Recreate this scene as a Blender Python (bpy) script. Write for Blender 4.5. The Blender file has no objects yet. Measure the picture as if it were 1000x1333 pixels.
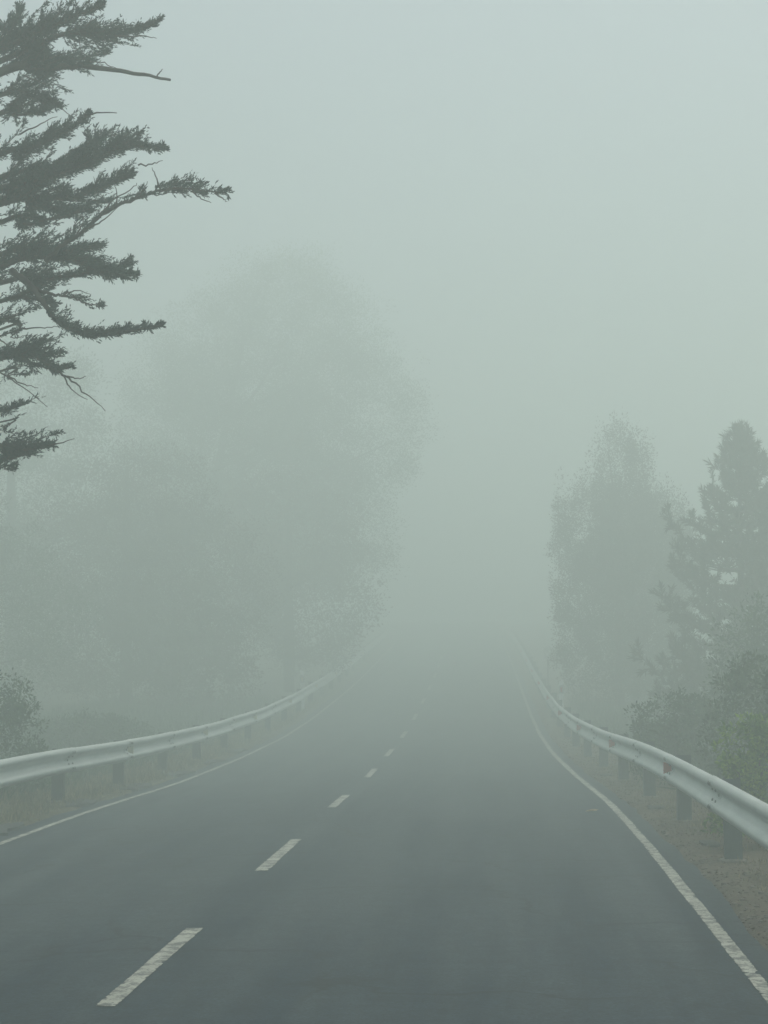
import bpy, math, random
import numpy as np
from mathutils import Vector, Matrix

SC = bpy.context.scene
COL = SC.collection
R = math.radians

# ------------------------------------------------------------------ camera
CAM_H = 1.685
F_PX, W_PX, H_PX = 2400.0, 1000.0, 1333.0
cam_d = bpy.data.cameras.new('camera')
cam = bpy.data.objects.new('camera', cam_d)
COL.objects.link(cam)
cam.location = (0, 0, CAM_H)
cam.rotation_euler = (R(90), 0, 0)
cam_d.sensor_fit = 'VERTICAL'
cam_d.sensor_height = 24.0
cam_d.sensor_width = 18.0
cam_d.lens = F_PX / H_PX * 24.0
cam_d.shift_x = -153.0 / H_PX
cam_d.shift_y = 195.5 / H_PX
cam_d.clip_end = 2000
cam_d.clip_start = 0.05
SC.camera = cam

# ------------------------------------------------------------------ sky, sun, exposure
SUN_EL, SUN_AZ = 68.0, 24.0            # degrees; azimuth to the right of the road's direction
world = bpy.data.worlds.new('World')
SC.world = world
world.use_nodes = True
wn = world.node_tree.nodes
wl = world.node_tree.links
wn.clear()
w_out = wn.new('ShaderNodeOutputWorld')
w_bg = wn.new('ShaderNodeBackground')
w_sky = wn.new('ShaderNodeTexSky')
w_sky.sky_type = 'NISHITA'
w_sky.sun_disc = False
w_sky.sun_elevation = R(SUN_EL)
w_sky.sun_rotation = R(SUN_AZ)
w_sky.air_density = 1.0
w_sky.dust_density = 4.5
w_sky.ozone_density = 1.0
w_bg.inputs['Strength'].default_value = 0.085
wl.new(w_sky.outputs[0], w_bg.inputs['Color'])
wl.new(w_bg.outputs[0], w_out.inputs['Surface'])

sun_d = bpy.data.lights.new('sun', 'SUN')
sun_d.energy = 1.45
sun_d.angle = R(80)
sun_d.color = (1.0, 0.98, 0.90)
sun = bpy.data.objects.new('sun', sun_d)
COL.objects.link(sun)
sdir = Vector((math.sin(R(SUN_AZ)) * math.cos(R(SUN_EL)), math.cos(R(SUN_AZ)) * math.cos(R(SUN_EL)), math.sin(R(SUN_EL))))
sun.rotation_euler = sdir.to_track_quat('Z', 'Y').to_euler()
sun.location = (10, 20, 60)

SC.view_settings.view_transform = 'Standard'
SC.view_settings.look = 'None'
SC.view_settings.gamma = 1.0
SC.view_settings.use_curve_mapping = False
SC.view_settings.exposure = 0.29
SC.cycles.volume_bounces = 10
SC.cycles.max_bounces = 12
SC.cycles.use_denoising = True
SC.cycles.denoiser = 'OPENIMAGEDENOISE'
SC.cycles.denoising_input_passes = 'RGB_ALBEDO_NORMAL'
SC.cycles.denoising_prefilter = 'ACCURATE'
SC.cycles.use_light_tree = False
FOG_DENSITY = 0.032
FOG_ANISO = 0.5
FOG_COLOR = (0.886, 0.981, 0.934, 1)

# ------------------------------------------------------------------ materials
def new_mat(name):
    m = bpy.data.materials.new(name)
    m.use_nodes = True
    nt = m.node_tree
    b = nt.nodes['Principled BSDF']
    return m, nt, b

def noise(nt, scale, detail=6, rough=0.6, vec=None, dist=0.0):
    n = nt.nodes.new('ShaderNodeTexNoise')
    n.inputs['Scale'].default_value = scale
    n.inputs['Detail'].default_value = detail
    n.inputs['Roughness'].default_value = rough
    n.inputs['Distortion'].default_value = dist
    if vec is not None:
        nt.links.new(vec, n.inputs['Vector'])
    return n.outputs['Fac']

def ramp(nt, fac, stops):
    r = nt.nodes.new('ShaderNodeValToRGB')
    el = r.color_ramp.elements
    while len(el) < len(stops):
        el.new(0.5)
    for e, (p, c) in zip(el, stops):
        e.position = p
        e.color = (c[0], c[1], c[2], 1) if not isinstance(c, (int, float)) else (c, c, c, 1)
    nt.links.new(fac, r.inputs[0])
    return r.outputs[0]

def mix(nt, fac, a, b, mode='MIX'):
    n = nt.nodes.new('ShaderNodeMix')
    n.data_type = 'RGBA'
    n.blend_type = mode
    for sock, v in ((n.inputs[0], fac), (n.inputs[6], a), (n.inputs[7], b)):
        if isinstance(v, (int, float)):
            sock.default_value = v if sock.type == 'VALUE' else (v, v, v, 1)
        elif isinstance(v, tuple):
            sock.default_value = (v[0], v[1], v[2], 1)
        else:
            nt.links.new(v, sock)
    return n.outputs[2]

def math_n(nt, op, a, b=None, clamp=False):
    n = nt.nodes.new('ShaderNodeMath')
    n.operation = op
    n.use_clamp = clamp
    for s, v in zip(n.inputs, (a, b)):
        if v is None:
            continue
        if isinstance(v, (int, float)):
            s.default_value = v
        else:
            nt.links.new(v, s)
    return n.outputs[0]

def bump(nt, b, h, strength=0.3, dist=0.01):
    n = nt.nodes.new('ShaderNodeBump')
    n.inputs['Strength'].default_value = strength
    n.inputs['Distance'].default_value = dist
    nt.links.new(h, n.inputs['Height'])
    nt.links.new(n.outputs[0], b.inputs['Normal'])

def pos(nt):
    g = nt.nodes.new('ShaderNodeNewGeometry')
    return g.outputs['Position']

def mapped(nt, vec, scale):
    n = nt.nodes.new('ShaderNodeMapping')
    n.inputs['Scale'].default_value = scale
    nt.links.new(vec, n.inputs['Vector'])
    return n.outputs[0]

def mat_asphalt():
    m, nt, b = new_mat('asphalt')
    P = pos(nt)
    big = noise(nt, 0.55, 7, 0.72, mapped(nt, P, (1, .55, 1)))
    streak = noise(nt, 1.0, 6, 0.65, mapped(nt, P, (2.2, 0.12, 1)))
    grain = noise(nt, 45, 3, 0.85, P)
    mid = noise(nt, 6, 6, 0.7, P)
    c = ramp(nt, big, [(0.36, (0.004, 0.016, 0.030)), (0.64, (0.036, 0.054, 0.066))])
    c = mix(nt, 0.55, c, ramp(nt, streak, [(0.38, (0.003, 0.014, 0.028)), (0.62, (0.050, 0.066, 0.072))]))
    c = mix(nt, 0.5, c, ramp(nt, mid, [(0.35, 0.22), (0.65, 0.78)]), 'OVERLAY')
    c = mix(nt, 0.75, c, ramp(nt, grain, [(0.35, 0.12), (0.65, 0.88)]), 'OVERLAY')
    # cracks and sealed seams: wandering thin lines, only in some areas
    wob = nt.nodes.new('ShaderNodeTexNoise')
    wob.inputs['Scale'].default_value = 1.6
    wob.inputs['Detail'].default_value = 5
    nt.links.new(P, wob.inputs['Vector'])
    add = nt.nodes.new('ShaderNodeMixRGB')
    add.blend_type = 'ADD'
    add.inputs[0].default_value = 0.9
    nt.links.new(P, add.inputs[1])
    nt.links.new(wob.outputs['Color'], add.inputs[2])
    v = nt.nodes.new('ShaderNodeTexVoronoi')
    v.feature = 'DISTANCE_TO_EDGE'
    v.inputs['Scale'].default_value = 0.42
    nt.links.new(add.outputs[0], v.inputs['Vector'])
    line = ramp(nt, v.outputs['Distance'], [(0.0, 1.0), (0.016, 0.0)])
    area = ramp(nt, noise(nt, 0.5, 3, 0.5, P), [(0.44, 0.0), (0.54, 1.0)])
    cr = mix(nt, 1.0, line, area, 'MULTIPLY')
    crf = math_n(nt, 'MULTIPLY', cr, 0.9)
    c = mix(nt, crf, c, (0.004, 0.006, 0.008))
    nt.links.new(c, b.inputs['Base Color'])
    b.inputs['Roughness'].default_value = 0.8
    b.inputs['Specular IOR Level'].default_value = 0.2
    bump(nt, b, grain, 0.35, 0.003)
    return m

def mat_paint():
    m, nt, b = new_mat('road_paint')
    P = pos(nt)
    wear = noise(nt, 9, 8, 0.75, P)
    fine = noise(nt, 55, 4, 0.8, P)
    f = math_n(nt, 'ADD', math_n(nt, 'MULTIPLY', wear, 0.8), math_n(nt, 'MULTIPLY', fine, 0.35))
    worn = ramp(nt, f, [(0.565, 0.0), (0.61, 1.0)])
    dirt = noise(nt, 2.5, 5, 0.6, P)
    c = ramp(nt, dirt, [(0.3, (0.34, 0.35, 0.29)), (0.7, (0.50, 0.51, 0.43))])
    c = mix(nt, 0.4, c, ramp(nt, fine, [(0.35, 0.3), (0.7, 0.7)]), 'OVERLAY')
    c = mix(nt, math_n(nt, 'MULTIPLY', worn, 0.85), c, (0.06, 0.065, 0.065))
    nt.links.new(c, b.inputs['Base Color'])
    b.inputs['Roughness'].default_value = 0.7
    bump(nt, b, fine, 0.4, 0.003)
    return m

def mat_ground():
    m, nt, b = new_mat('verge_soil')
    P = pos(nt)
    a = noise(nt, 1.3, 8, 0.7, P)
    f = noise(nt, 22, 6, 0.8, P)
    soil = ramp(nt, a, [(0.3, (0.050, 0.042, 0.034)), (0.5, (0.130, 0.100, 0.076)), (0.72, (0.230, 0.185, 0.140))])
    green = ramp(nt, f, [(0.35, (0.040, 0.046, 0.022)), (0.7, (0.160, 0.145, 0.075))])
    sep = nt.nodes.new('ShaderNodeSeparateXYZ')
    nt.links.new(P, sep.inputs[0])
    side = ramp(nt, math_n(nt, 'ADD', math_n(nt, 'MULTIPLY', sep.outputs[0], 0.05), 0.5), [(0.2, 1.0), (0.62, 0.0)])
    patch = ramp(nt, noise(nt, 0.9, 6, 0.7, P), [(0.38, 0.0), (0.62, 1.0)])
    k = math_n(nt, 'ADD', math_n(nt, 'MULTIPLY', side, 0.55), math_n(nt, 'MULTIPLY', patch, 0.4), True)
    c = mix(nt, k, soil, green)
    c = mix(nt, 0.7, c, ramp(nt, f, [(0.3, 0.22), (0.7, 0.75)]), 'OVERLAY')
    nt.links.new(c, b.inputs['Base Color'])
    b.inputs['Roughness'].default_value = 0.95
    b.inputs['Specular IOR Level'].default_value = 0.1
    bump(nt, b, f, 0.9, 0.02)
    return m

def mat_zinc():
    m, nt, b = new_mat('galvanised_steel')
    P = pos(nt)
    a = noise(nt, 4, 6, 0.7, mapped(nt, P, (1, 0.35, 1)))
    s = noise(nt, 60, 4, 0.8, P)
    c = ramp(nt, a, [(0.3, (0.50, 0.54, 0.52)), (0.7, (0.66, 0.69, 0.66))])
    spots = ramp(nt, s, [(0.60, 0.0), (0.70, 1.0)])
    c = mix(nt, math_n(nt, 'MULTIPLY', spots, 0.30), c, (0.20, 0.21, 0.20))
    sm = ramp(nt, noise(nt, 1.6, 7, 0.75, mapped(nt, P, (3, 1, 3))), [(0.55, 0.0), (0.75, 1.0)])
    c = mix(nt, math_n(nt, 'MULTIPLY', sm, 0.25), c, (0.30, 0.27, 0.22))
    nt.links.new(c, b.inputs['Base Color'])
    b.inputs['Metallic'].default_value = 0.65
    b.inputs['Roughness'].default_value = 0.42
    bump(nt, b, s, 0.15, 0.002)
    return m

def mat_simple(name, col, rough=0.7, scale=20, amt=0.4, col2=None, metallic=0.0, spec=0.3):
    m, nt, b = new_mat(name)
    tc = nt.nodes.new('ShaderNodeTexCoord').outputs['Object']
    n = noise(nt, scale, 6, 0.7, tc)
    c2 = col2 or tuple(v * (1 - amt) for v in col)
    c = ramp(nt, n, [(0.35, c2), (0.65, col)])
    nt.links.new(c, b.inputs['Base Color'])
    b.inputs['Roughness'].default_value = rough
    b.inputs['Metallic'].default_value = metallic
    b.inputs['Specular IOR Level'].default_value = spec
    bump(nt, b, n, 0.3, 0.004)
    return m

def mat_leaf(name, cols, scale=2.2):
    m, nt, b = new_mat(name)
    P = pos(nt)
    n = noise(nt, scale, 4, 0.65, P)
    g = nt.nodes.new('ShaderNodeNewGeometry')
    rnd = g.outputs['Random Per Island']
    f = math_n(nt, 'ADD', math_n(nt, 'MULTIPLY', n, 0.75), math_n(nt, 'MULTIPLY', rnd, 0.28))
    k = len(cols)
    c = ramp(nt, f, [(0.3 + 0.42 * i / (k - 1), cc) for i, cc in enumerate(cols)])
    nt.links.new(c, b.inputs['Base Color'])
    b.inputs['Roughness'].default_value = 0.7
    b.inputs['Specular IOR Level'].default_value = 0.2
    tr = nt.nodes.new('ShaderNodeBsdfTranslucent')
    nt.links.new(c, tr.inputs['Color'])
    mx = nt.nodes.new('ShaderNodeMixShader')
    mx.inputs[0].default_value = 0.25
    out = [x for x in nt.nodes if x.type == 'OUTPUT_MATERIAL'][0]
    nt.links.new(b.outputs[0], mx.inputs[1])
    nt.links.new(tr.outputs[0], mx.inputs[2])
    nt.links.new(mx.outputs[0], out.inputs['Surface'])
    return m

M = dict(
    asphalt=mat_asphalt(), paint=mat_paint(), ground=mat_ground(), zinc=mat_zinc(),
    post=mat_simple('weathered_steel_post', (0.035, 0.042, 0.045), 0.6, 14, 0.45, metallic=0.2),
    post_pale=mat_simple('pale_steel_post', (0.11, 0.14, 0.15), 0.6, 14, 0.35, metallic=0.2),
    concrete=mat_simple('footing_concrete', (0.22, 0.20, 0.17), 0.9, 18, 0.5),
    tar=mat_simple('spilled_asphalt', (0.055, 0.058, 0.058), 0.9, 26, 0.5),
    red=mat_simple('red_reflector', (0.55, 0.045, 0.02), 0.4, 60, 0.3),
    amber=mat_simple('pale_reflector', (0.72, 0.66, 0.44), 0.4, 60, 0.2),
    white=mat_simple('white_plastic', (0.85, 0.87, 0.85), 0.5, 12, 0.15),
    black=mat_simple('dark_band', (0.42, 0.42, 0.42), 0.6, 12, 0.2),
    bark=mat_simple('bark', (0.085, 0.070, 0.058), 0.95, 9, 0.6),
    bark_grey=mat_simple('grey_bark', (0.13, 0.12, 0.105), 0.95, 9, 0.5),
    cypress=mat_leaf('cypress_leaf', [(0.003, 0.024, 0.024), (0.010, 0.042, 0.038), (0.035, 0.078, 0.058)]),
    pine=mat_leaf('pine_needle', [(0.022, 0.036, 0.018), (0.050, 0.065, 0.032), (0.095, 0.095, 0.055)]),
    dark=mat_leaf('dark_leaf', [(0.006, 0.034, 0.010), (0.020, 0.070, 0.020), (0.070, 0.135, 0.035)]),
    brownish=mat_leaf('brownish_leaf', [(0.040, 0.038, 0.022), (0.075, 0.064, 0.040), (0.110, 0.090, 0.060)]),
    fresh=mat_leaf('fresh_leaf', [(0.025, 0.075, 0.014), (0.090, 0.190, 0.025), (0.330, 0.460, 0.050)]),
    grass=mat_leaf('dry_grass', [(0.060, 0.070, 0.026), (0.170, 0.150, 0.075), (0.420, 0.350, 0.210)]),
    litter=mat_leaf('leaf_litter', [(0.070, 0.054, 0.040), (0.130, 0.100, 0.072), (0.230, 0.185, 0.130)], 6),
    stone=mat_simple('stone', (0.23, 0.20, 0.17), 0.9, 8, 0.5),
    leafy=mat_simple('fallen_leaf', (0.42, 0.30, 0.16), 0.8, 30, 0.3),
)

# ------------------------------------------------------------------ object helpers
def link(o, parent=None):
    COL.objects.link(o)
    if parent is not None:
        o.parent = parent
    return o

def tag(o, label=None, cat=None, group=None, kind=None):
    for k, v in (('label', label), ('category', cat), ('group', group), ('kind', kind)):
        if v:
            o[k] = v
    return o

def empty(name, loc=(0, 0, 0)):
    o = bpy.data.objects.new(name, None)
    o.location = loc
    o.empty_display_size = 0.2
    return link(o)

def mesh_np(name, V, Q, mat, smooth=False, base=None):
    """V (n,3), Q (m,k) faces with the same corner count"""
    V = np.asarray(V, dtype=np.float32)
    if base is not None:
        V = V - np.asarray(base, dtype=np.float32)
    Q = np.asarray(Q, dtype=np.int32)
    k = Q.shape[1]
    me = bpy.data.meshes.new(name)
    me.vertices.add(len(V))
    me.vertices.foreach_set('co', V.ravel())
    me.loops.add(Q.size)
    me.loops.foreach_set('vertex_index', Q.ravel())
    me.polygons.add(len(Q))
    me.polygons.foreach_set('loop_start', np.arange(0, Q.size, k, dtype=np.int32))
    me.polygons.foreach_set('loop_total', np.full(len(Q), k, dtype=np.int32))
    me.polygons.foreach_set('use_smooth', np.full(len(Q), smooth, dtype=bool))
    me.update(calc_edges=True)
    me.validate()
    me.materials.append(mat)
    return me

def obj(name, me, parent=None, loc=(0, 0, 0)):
    o = bpy.data.objects.new(name, me)
    o.location = loc
    return link(o, parent)

class MB:
    def __init__(s):
        s.v = []; s.f = []
    def add(s, vs, fs):
        n = len(s.v)
        s.v += [tuple(v) for v in vs]
        s.f += [tuple(i + n for i in f) for f in fs]
    def box(s, c, d, rot=None, bev=0.0):
        x, y, z = d[0] / 2, d[1] / 2, d[2] / 2
        vs = [Vector((sx * x, sy * y, sz * z)) for sx in (-1, 1) for sy in (-1, 1) for sz in (-1, 1)]
        if rot is not None:
            vs = [rot @ v for v in vs]
        vs = [v + Vector(c) for v in vs]
        s.add(vs, [(0, 1, 3, 2), (4, 6, 7, 5), (0, 4, 5, 1), (2, 3, 7, 6), (0, 2, 6, 4), (1, 5, 7, 3)])
    def prism(s, poly, h0, h1, axis='z'):
        """poly of (a,b) pairs extruded along axis"""
        n = len(poly)
        def P(a, b, h):
            return {'z': (a, b, h), 'y': (a, h, b), 'x': (h, a, b)}[axis]
        vs = [P(a, b, h0) for a, b in poly] + [P(a, b, h1) for a, b in poly]
        fs = [tuple(range(n))[::-1], tuple(range(n, 2 * n))] + [(i, (i + 1) % n, n + (i + 1) % n, n + i) for i in range(n)]
        s.add(vs, fs)
    def mesh(s, name, mat, smooth=False):
        me = bpy.data.meshes.new(name)
        me.from_pydata(s.v, [], s.f)
        me.materials.append(mat)
        if smooth:
            for p in me.polygons:
                p.use_smooth = True
        me.update()
        return me

# ------------------------------------------------------------------ the road's line
_k = np.array([(-300, 0, -1.94), (-60, 0, -1.94), (0, 0, -1.94), (12, 0, -1.94), (17, .0, -1.94), (22, -.01, -1.98), (29, -.12, -2.10), (37, -.148, -2.27),
               (45, -.07, -2.37), (53, .17, -2.45), (65, .68, -2.58), (77, 1.28, -2.72), (100, 2.5, -3.1), (140, 4.6, -4.2),
               (200, 6.2, -7.0), (300, 7.5, -12.0), (500, 8, -25)], dtype=float)
_yy = np.arange(-300, 500, 0.5)
def _smooth(a, n=13):
    w = np.hanning(n); w /= w.sum()
    return np.convolve(np.pad(a, n // 2, mode='edge'), w, 'valid')
_zz = _smooth(np.interp(_yy, _k[:, 0], _k[:, 1]))
_xx = _smooth(np.interp(_yy, _k[:, 0], _k[:, 2]), 25)
def road_z(y): return np.interp(y, _yy, _zz)
def road_x(y): return np.interp(y, _yy, _xx)
L_EDGE, R_EDGE = -2.95, 3.3            # painted edge lines, from the centre line
L_ASPH, R_ASPH = -3.22, 3.52
def cross(off):
    off = np.asarray(off, dtype=float)
    return np.where(off < 0, 0.03 * np.maximum(off, -3.6), -0.012 * np.minimum(off, 3.6) * 0.2)
def surf(off, y): return road_z(y) + cross(off)

# value noise for terrain
_rng = np.random.default_rng(5)
_tab = _rng.random((256, 256))
def vnoise(x, y):
    x = np.asarray(x, float); y = np.asarray(y, float)
    xi = np.floor(x).astype(int); yi = np.floor(y).astype(int)
    fx = x - xi; fy = y - yi
    fx = fx * fx * (3 - 2 * fx); fy = fy * fy * (3 - 2 * fy)
    a = _tab[xi % 256, yi % 256]; b = _tab[(xi + 1) % 256, yi % 256]
    c = _tab[xi % 256, (yi + 1) % 256]; d = _tab[(xi + 1) % 256, (yi + 1) % 256]
    return (a * (1 - fx) + b * fx) * (1 - fy) + (c * (1 - fx) + d * fx) * fy - 0.5

def ground_z(off, y):
    off = np.asarray(off, float); y = np.asarray(y, float)
    base = surf(off, y)
    X = off + road_x(y)
    edge_l = L_ASPH - 0.06 * vnoise(y * 1.3, 3.0) ; edge_r = R_ASPH - .03 + 0.05 * vnoise(y * 1.1, 9.0)
    out = np.maximum(np.maximum(off - edge_r, edge_l - off), 0)
    inside = (off > edge_l) & (off < edge_r)
    t = np.clip(out / 0.12, 0, 1)
    rise = -0.05 + t * 0.062
    rough = (0.035 * vnoise(X * 2.3, y * 2.3) + 0.018 * vnoise(X * 7, y * 7)) * np.clip(out / 0.5, 0, 1)
    far = np.clip((out - 1.4) / 6, 0, None)
    hill = np.where(off > 0, -0.30 * np.clip(far, 0, 3) + 0.6 * vnoise(X * .11, y * .11) * np.clip(far, 0, 3),
                    0.02 * np.clip(far, 0, 12) + 0.7 * vnoise(X * .09 + 20, y * .09) * np.clip(far, 0, 3))
    return np.where(inside, base - 0.05, base + rise + rough + hill)

def grid(name, offs, ys, zf, mat, kind=None, parent=None, smooth=True, name_o=None):
    O, Y = np.meshgrid(offs, ys)
    X = O + road_x(Y)
    Z = zf(O, Y)
    V = np.stack([X, Y, Z], -1).reshape(-1, 3)
    nx, ny = len(offs), len(ys)
    i = np.arange(nx - 1)[None, :] + np.arange(ny - 1)[:, None] * nx
    Q = np.stack([i, i + 1, i + 1 + nx, i + nx], -1).reshape(-1, 4)
    o = obj(name, mesh_np(name, V, Q, mat, smooth), parent)
    if kind:
        o['kind'] = kind
    return o

ys_near = np.concatenate([np.arange(-160, 0, 8), np.arange(0, 60, 0.25), np.arange(60, 110, 1.0), np.arange(110, 221, 8)])
fine_r = np.arange(3.3, 6.5, 0.08); fine_l = -np.arange(3.1, 6.5, 0.08)[::-1]
offs_g = np.concatenate([[-160, -110, -75, -50, -35, -25, -19, -15, -12, -10, -8.5, -7.4], fine_l, [-2, 0, 2], fine_r,
                         [7.2, 8, 9.5, 12, 15, 19, 25, 35, 50, 75, 110, 160]])
ground = grid('ground', offs_g, ys_near, ground_z, M['ground'], 'structure')

# the road's asphalt sheet with ragged sides
rows = np.concatenate([np.arange(-160, 0, 8), np.arange(0, 60, 0.2), np.arange(60, 110, 1.0), np.arange(110, 221, 8)])
cols = np.array([-3.22, -2.6, -1.3, 0, 1.3, 2.6, 3.3, 3.52])
O, Y = np.meshgrid(cols, rows)
O = O.copy()
O[:, 0] += 0.10 * vnoise(Y[:, 0] * 1.7, 1.5) + 0.05 * vnoise(Y[:, 0] * 6, 2.5)
O[:, -1] += 0.06 * vnoise(Y[:, 0] * 0.6, 4.5) + 0.05 * vnoise(Y[:, 0] * 2.2, 6.5) + .03 * vnoise(Y[:, 0] * 4.7, 8.5)
V = np.stack([O + road_x(Y), Y, surf(O, Y)], -1).reshape(-1, 3)
nx, ny = len(cols), len(rows)
i = np.arange(nx - 1)[None, :] + np.arange(ny - 1)[:, None] * nx
Q = np.stack([i, i + 1, i + 1 + nx, i + nx], -1).reshape(-1, 4)
road = obj('road', mesh_np('road', V, Q, M['asphalt'], True))
road['kind'] = 'structure'

def stripe(name, off_c, width, y0, y1, step, seed, jag=0.012, taper=0.0, dz=0.004):
    ys = np.arange(y0, y1 + 1e-6, step)
    n = len(ys)
    rg = np.random.default_rng(seed)
    chip = lambda: np.where(rg.random(n) < .10, -rg.random(n) * jag * 1.3, 0) + jag * .35 * (rg.random(n) - .5)
    jl = -chip() + 0.010 * vnoise(ys * 1.5, seed * 3.1)
    jr = chip() + 0.010 * vnoise(ys * 1.5, seed * 7.7 + 1)
    offs = np.stack([off_c - width / 2 + jl, np.full(n, off_c), off_c + width / 2 + jr], 1)
    Yg = np.repeat(ys[:, None], 3, 1)
    if taper:
        Yg[0] += rg.random(3) * taper; Yg[-1] -= rg.random(3) * taper
    Vv = np.stack([offs + road_x(Yg), Yg, surf(offs, Yg) + dz], -1).reshape(-1, 3)
    k = np.arange(2)[None, :] + np.arange(n - 1)[:, None] * 3
    Qq = np.stack([k, k + 1, k + 4, k + 3], -1).reshape(-1, 4)
    return obj(name, mesh_np(name, Vv, Qq, M['paint'], True), road)

stripe('edge_line', R_EDGE, 0.088, -20, 130, 0.035, 3, 0.022)
stripe('edge_line', L_EDGE, 0.088, -20, 130, 0.035, 4, 0.022)
# broken centre line
dash_starts = [-4.6, 2.2, 9.0, 14.85, 21.5, 28.7, 35.8, 43.2, 50.6, 58, 65.4, 72.8, 80.2, 87.6]
for i, y in enumerate(dash_starts):
    stripe('centre_dash', 0.0, 0.105, y, y + (2.7 if y != 21.5 else 2.4), 0.03, 20 + i, 0.016, 0.07)

# ------------------------------------------------------------------ guard rails
PROF = [(0, .034), (.012, .058), (.032, .078), (.058, .083), (.08, .076), (.102, .046), (.124, .014), (.145, 0), (.165, 0), (.186, .014), (.208, .046),
        (.23, .076), (.252, .083), (.278, .078), (.298, .058), (.31, .034)]
def c_post_mesh(mat, w=0.15, d=0.09, h=0.95, t=0.008):
    m = MB()
    # sigma/C section open towards the back
    poly = [(-w / 2, -d / 2), (w / 2, -d / 2), (w / 2, d / 2), (w / 2 - .03, d / 2), (w / 2 - .03, d / 2 - t), (w / 2 - t, d / 2 - t),
            (w / 2 - t, -d / 2 + t), (-w / 2 + t, -d / 2 + t), (-w / 2 + t, d / 2 - t), (-w / 2 + .03, d / 2 - t), (-w / 2 + .03, d / 2), (-w / 2, d / 2)]
    m.prism(poly, -0.25, h - 0.25)
    return m.mesh('post', mat)
def spacer_mesh(mat):
    m = MB()
    m.prism([(-.06, 0), (.06, 0), (.06, .006), (-.06, .006)], -.12, .12)
    m.prism([(-.06, .006), (-.054, .006), (-.054, .06), (-.06, .06)], -.12, .12)
    m.prism([(.054, .006), (.06, .006), (.06, .06), (.054, .06)], -.12, .12)
    m.prism([(-.06, .06), (.06, .06), (.06, .066), (-.06, .066)], -.12, .12)
    return m.mesh('spacer', mat)
def bolt_mesh():
    m = MB()
    m.prism([(0.013 * math.cos(a), 0.013 * math.sin(a)) for a in np.linspace(0, 2 * math.pi, 7)[:-1]], 0, 0.010)
    m.prism([(0.019 * math.cos(a), 0.019 * math.sin(a)) for a in np.linspace(0, 2 * math.pi, 11)[:-1]], -0.001, 0.003)
    return m.mesh('bolt', mat_simple('dull_bolt', (0.22, 0.23, 0.22), 0.6, 40, 0.4, metallic=0.3))
BOLT = bolt_mesh()
def reflector_mesh(mat):
    m = MB()
    m.prism([(0.010, -.028), (0.088, -.060), (0.096, -.060), (0.096, .060), (0.088, .060), (0.010, .028)], -0.006, 0.006, 'y')
    return m.mesh('reflector', mat)

def guard_rail(side, off, label, y_first, n, refl_mat, post_mat, refl_phase, top=0.735):
    """side +1: right of the road (face looks to -x)"""
    root = empty('guard_rail', (float(off + road_x(y_first)), y_first, float(ground_z(off, y_first))))
    tag(root, label, 'guard rail', 'steel guard rails along the road')
    base = Vector(root.location)
    pm = c_post_mesh(post_mat); sm = spacer_mesh(post_mat); rm = reflector_mesh(refl_mat)
    rg = random.Random(7 + side)
    def face(off_, out): return off_ - side * out
    for k in range(n):
        y0 = y_first + 4 * k - 0.16; y1 = y0 + 4.32
        ys = np.linspace(y0, y1, 13)
        wob = rg.uniform(-.006, .006)
        V = []
        for j, yy in enumerate(ys):
            lap = 0.0045 * (1 - j / 12)
            zb = float(surf(off, yy)) + top - 0.31 + wob
            xb = float(off + road_x(yy))
            for (z, o_) in PROF:
                V.append((xb - side * (o_ + lap), yy, zb + z))
            for (z, o_) in reversed(PROF):
                V.append((xb - side * (o_ + lap - 0.0032), yy, zb + z))
        V = np.array(V)
        m_ = 2 * len(PROF)
        Q = []
        for j in range(12):
            for q in range(m_):
                a, b = j * m_ + q, j * m_ + (q + 1) % m_
                f = (a, b, b + m_, a + m_)
                Q.append(f if side > 0 else f[::-1])
        h = len(PROF)
        for j, rev in ((0, False), (12, True)):
            for q in range(h - 1):
                f = (j * m_ + q, j * m_ + m_ - 1 - q, j * m_ + m_ - 2 - q, j * m_ + q + 1)
                Q.append(f[::-1] if rev == (side > 0) else f)
        bm_ = mesh_np('rail_beam', V, Q, M['zinc'], True, base)
        beam = obj('rail_beam', bm_, root)
        # splice bolts
        if 2 <= y0 <= 48:
            for (dy, zz, oo) in ((-.05, .055, .083), (.06, .055, .083), (-.05, .255, .083), (.06, .255, .083), (0.0, .155, .0),
                                 (-.11, .105, .042), (.11, .105, .042), (-.11, .205, .042), (.11, .205, .042)):
                yy = y0 + 0.16 + dy
                b = obj('bolt', BOLT, beam)
                b.location = Vector((float(off + road_x(yy)) - side * (oo + 0.005), yy, float(surf(off, yy)) + top - .31 + zz)) - base
                b.rotation_euler = (0, R(-90 * side), 0)
        yp = y0 + 0.16
        gx = float(off + road_x(yp)) + side * 0.115
        gz = float(ground_z(off + side * 0.115, yp))
        tilt = (R(rg.uniform(-1.5, 1.5)), R(rg.uniform(-2, 2)), R(rg.uniform(-4, 4)))
        p = obj('post', pm, root)
        topz = float(surf(off, yp)) + top - 0.012
        p.location = Vector((gx, yp, topz - 0.70)) - base
        p.rotation_euler = tilt
        s_ = obj('spacer', sm, root)
        s_.location = Vector((float(off + road_x(yp)) + side * 0.003, yp, float(surf(off, yp)) + top - .155)) - base
        s_.rotation_euler = (0, 0, R(-90) if side > 0 else R(90))
        if (k + refl_phase) % 2 == 0:
            yr = yp + 0.09
            r_ = obj('reflector', rm, root)
            r_.location = Vector((float(off + road_x(yr)), yr, float(surf(off, yr)) + top - .155)) - base
            if side > 0:
                r_.rotation_euler = (0, 0, R(180))
    return root

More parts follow.
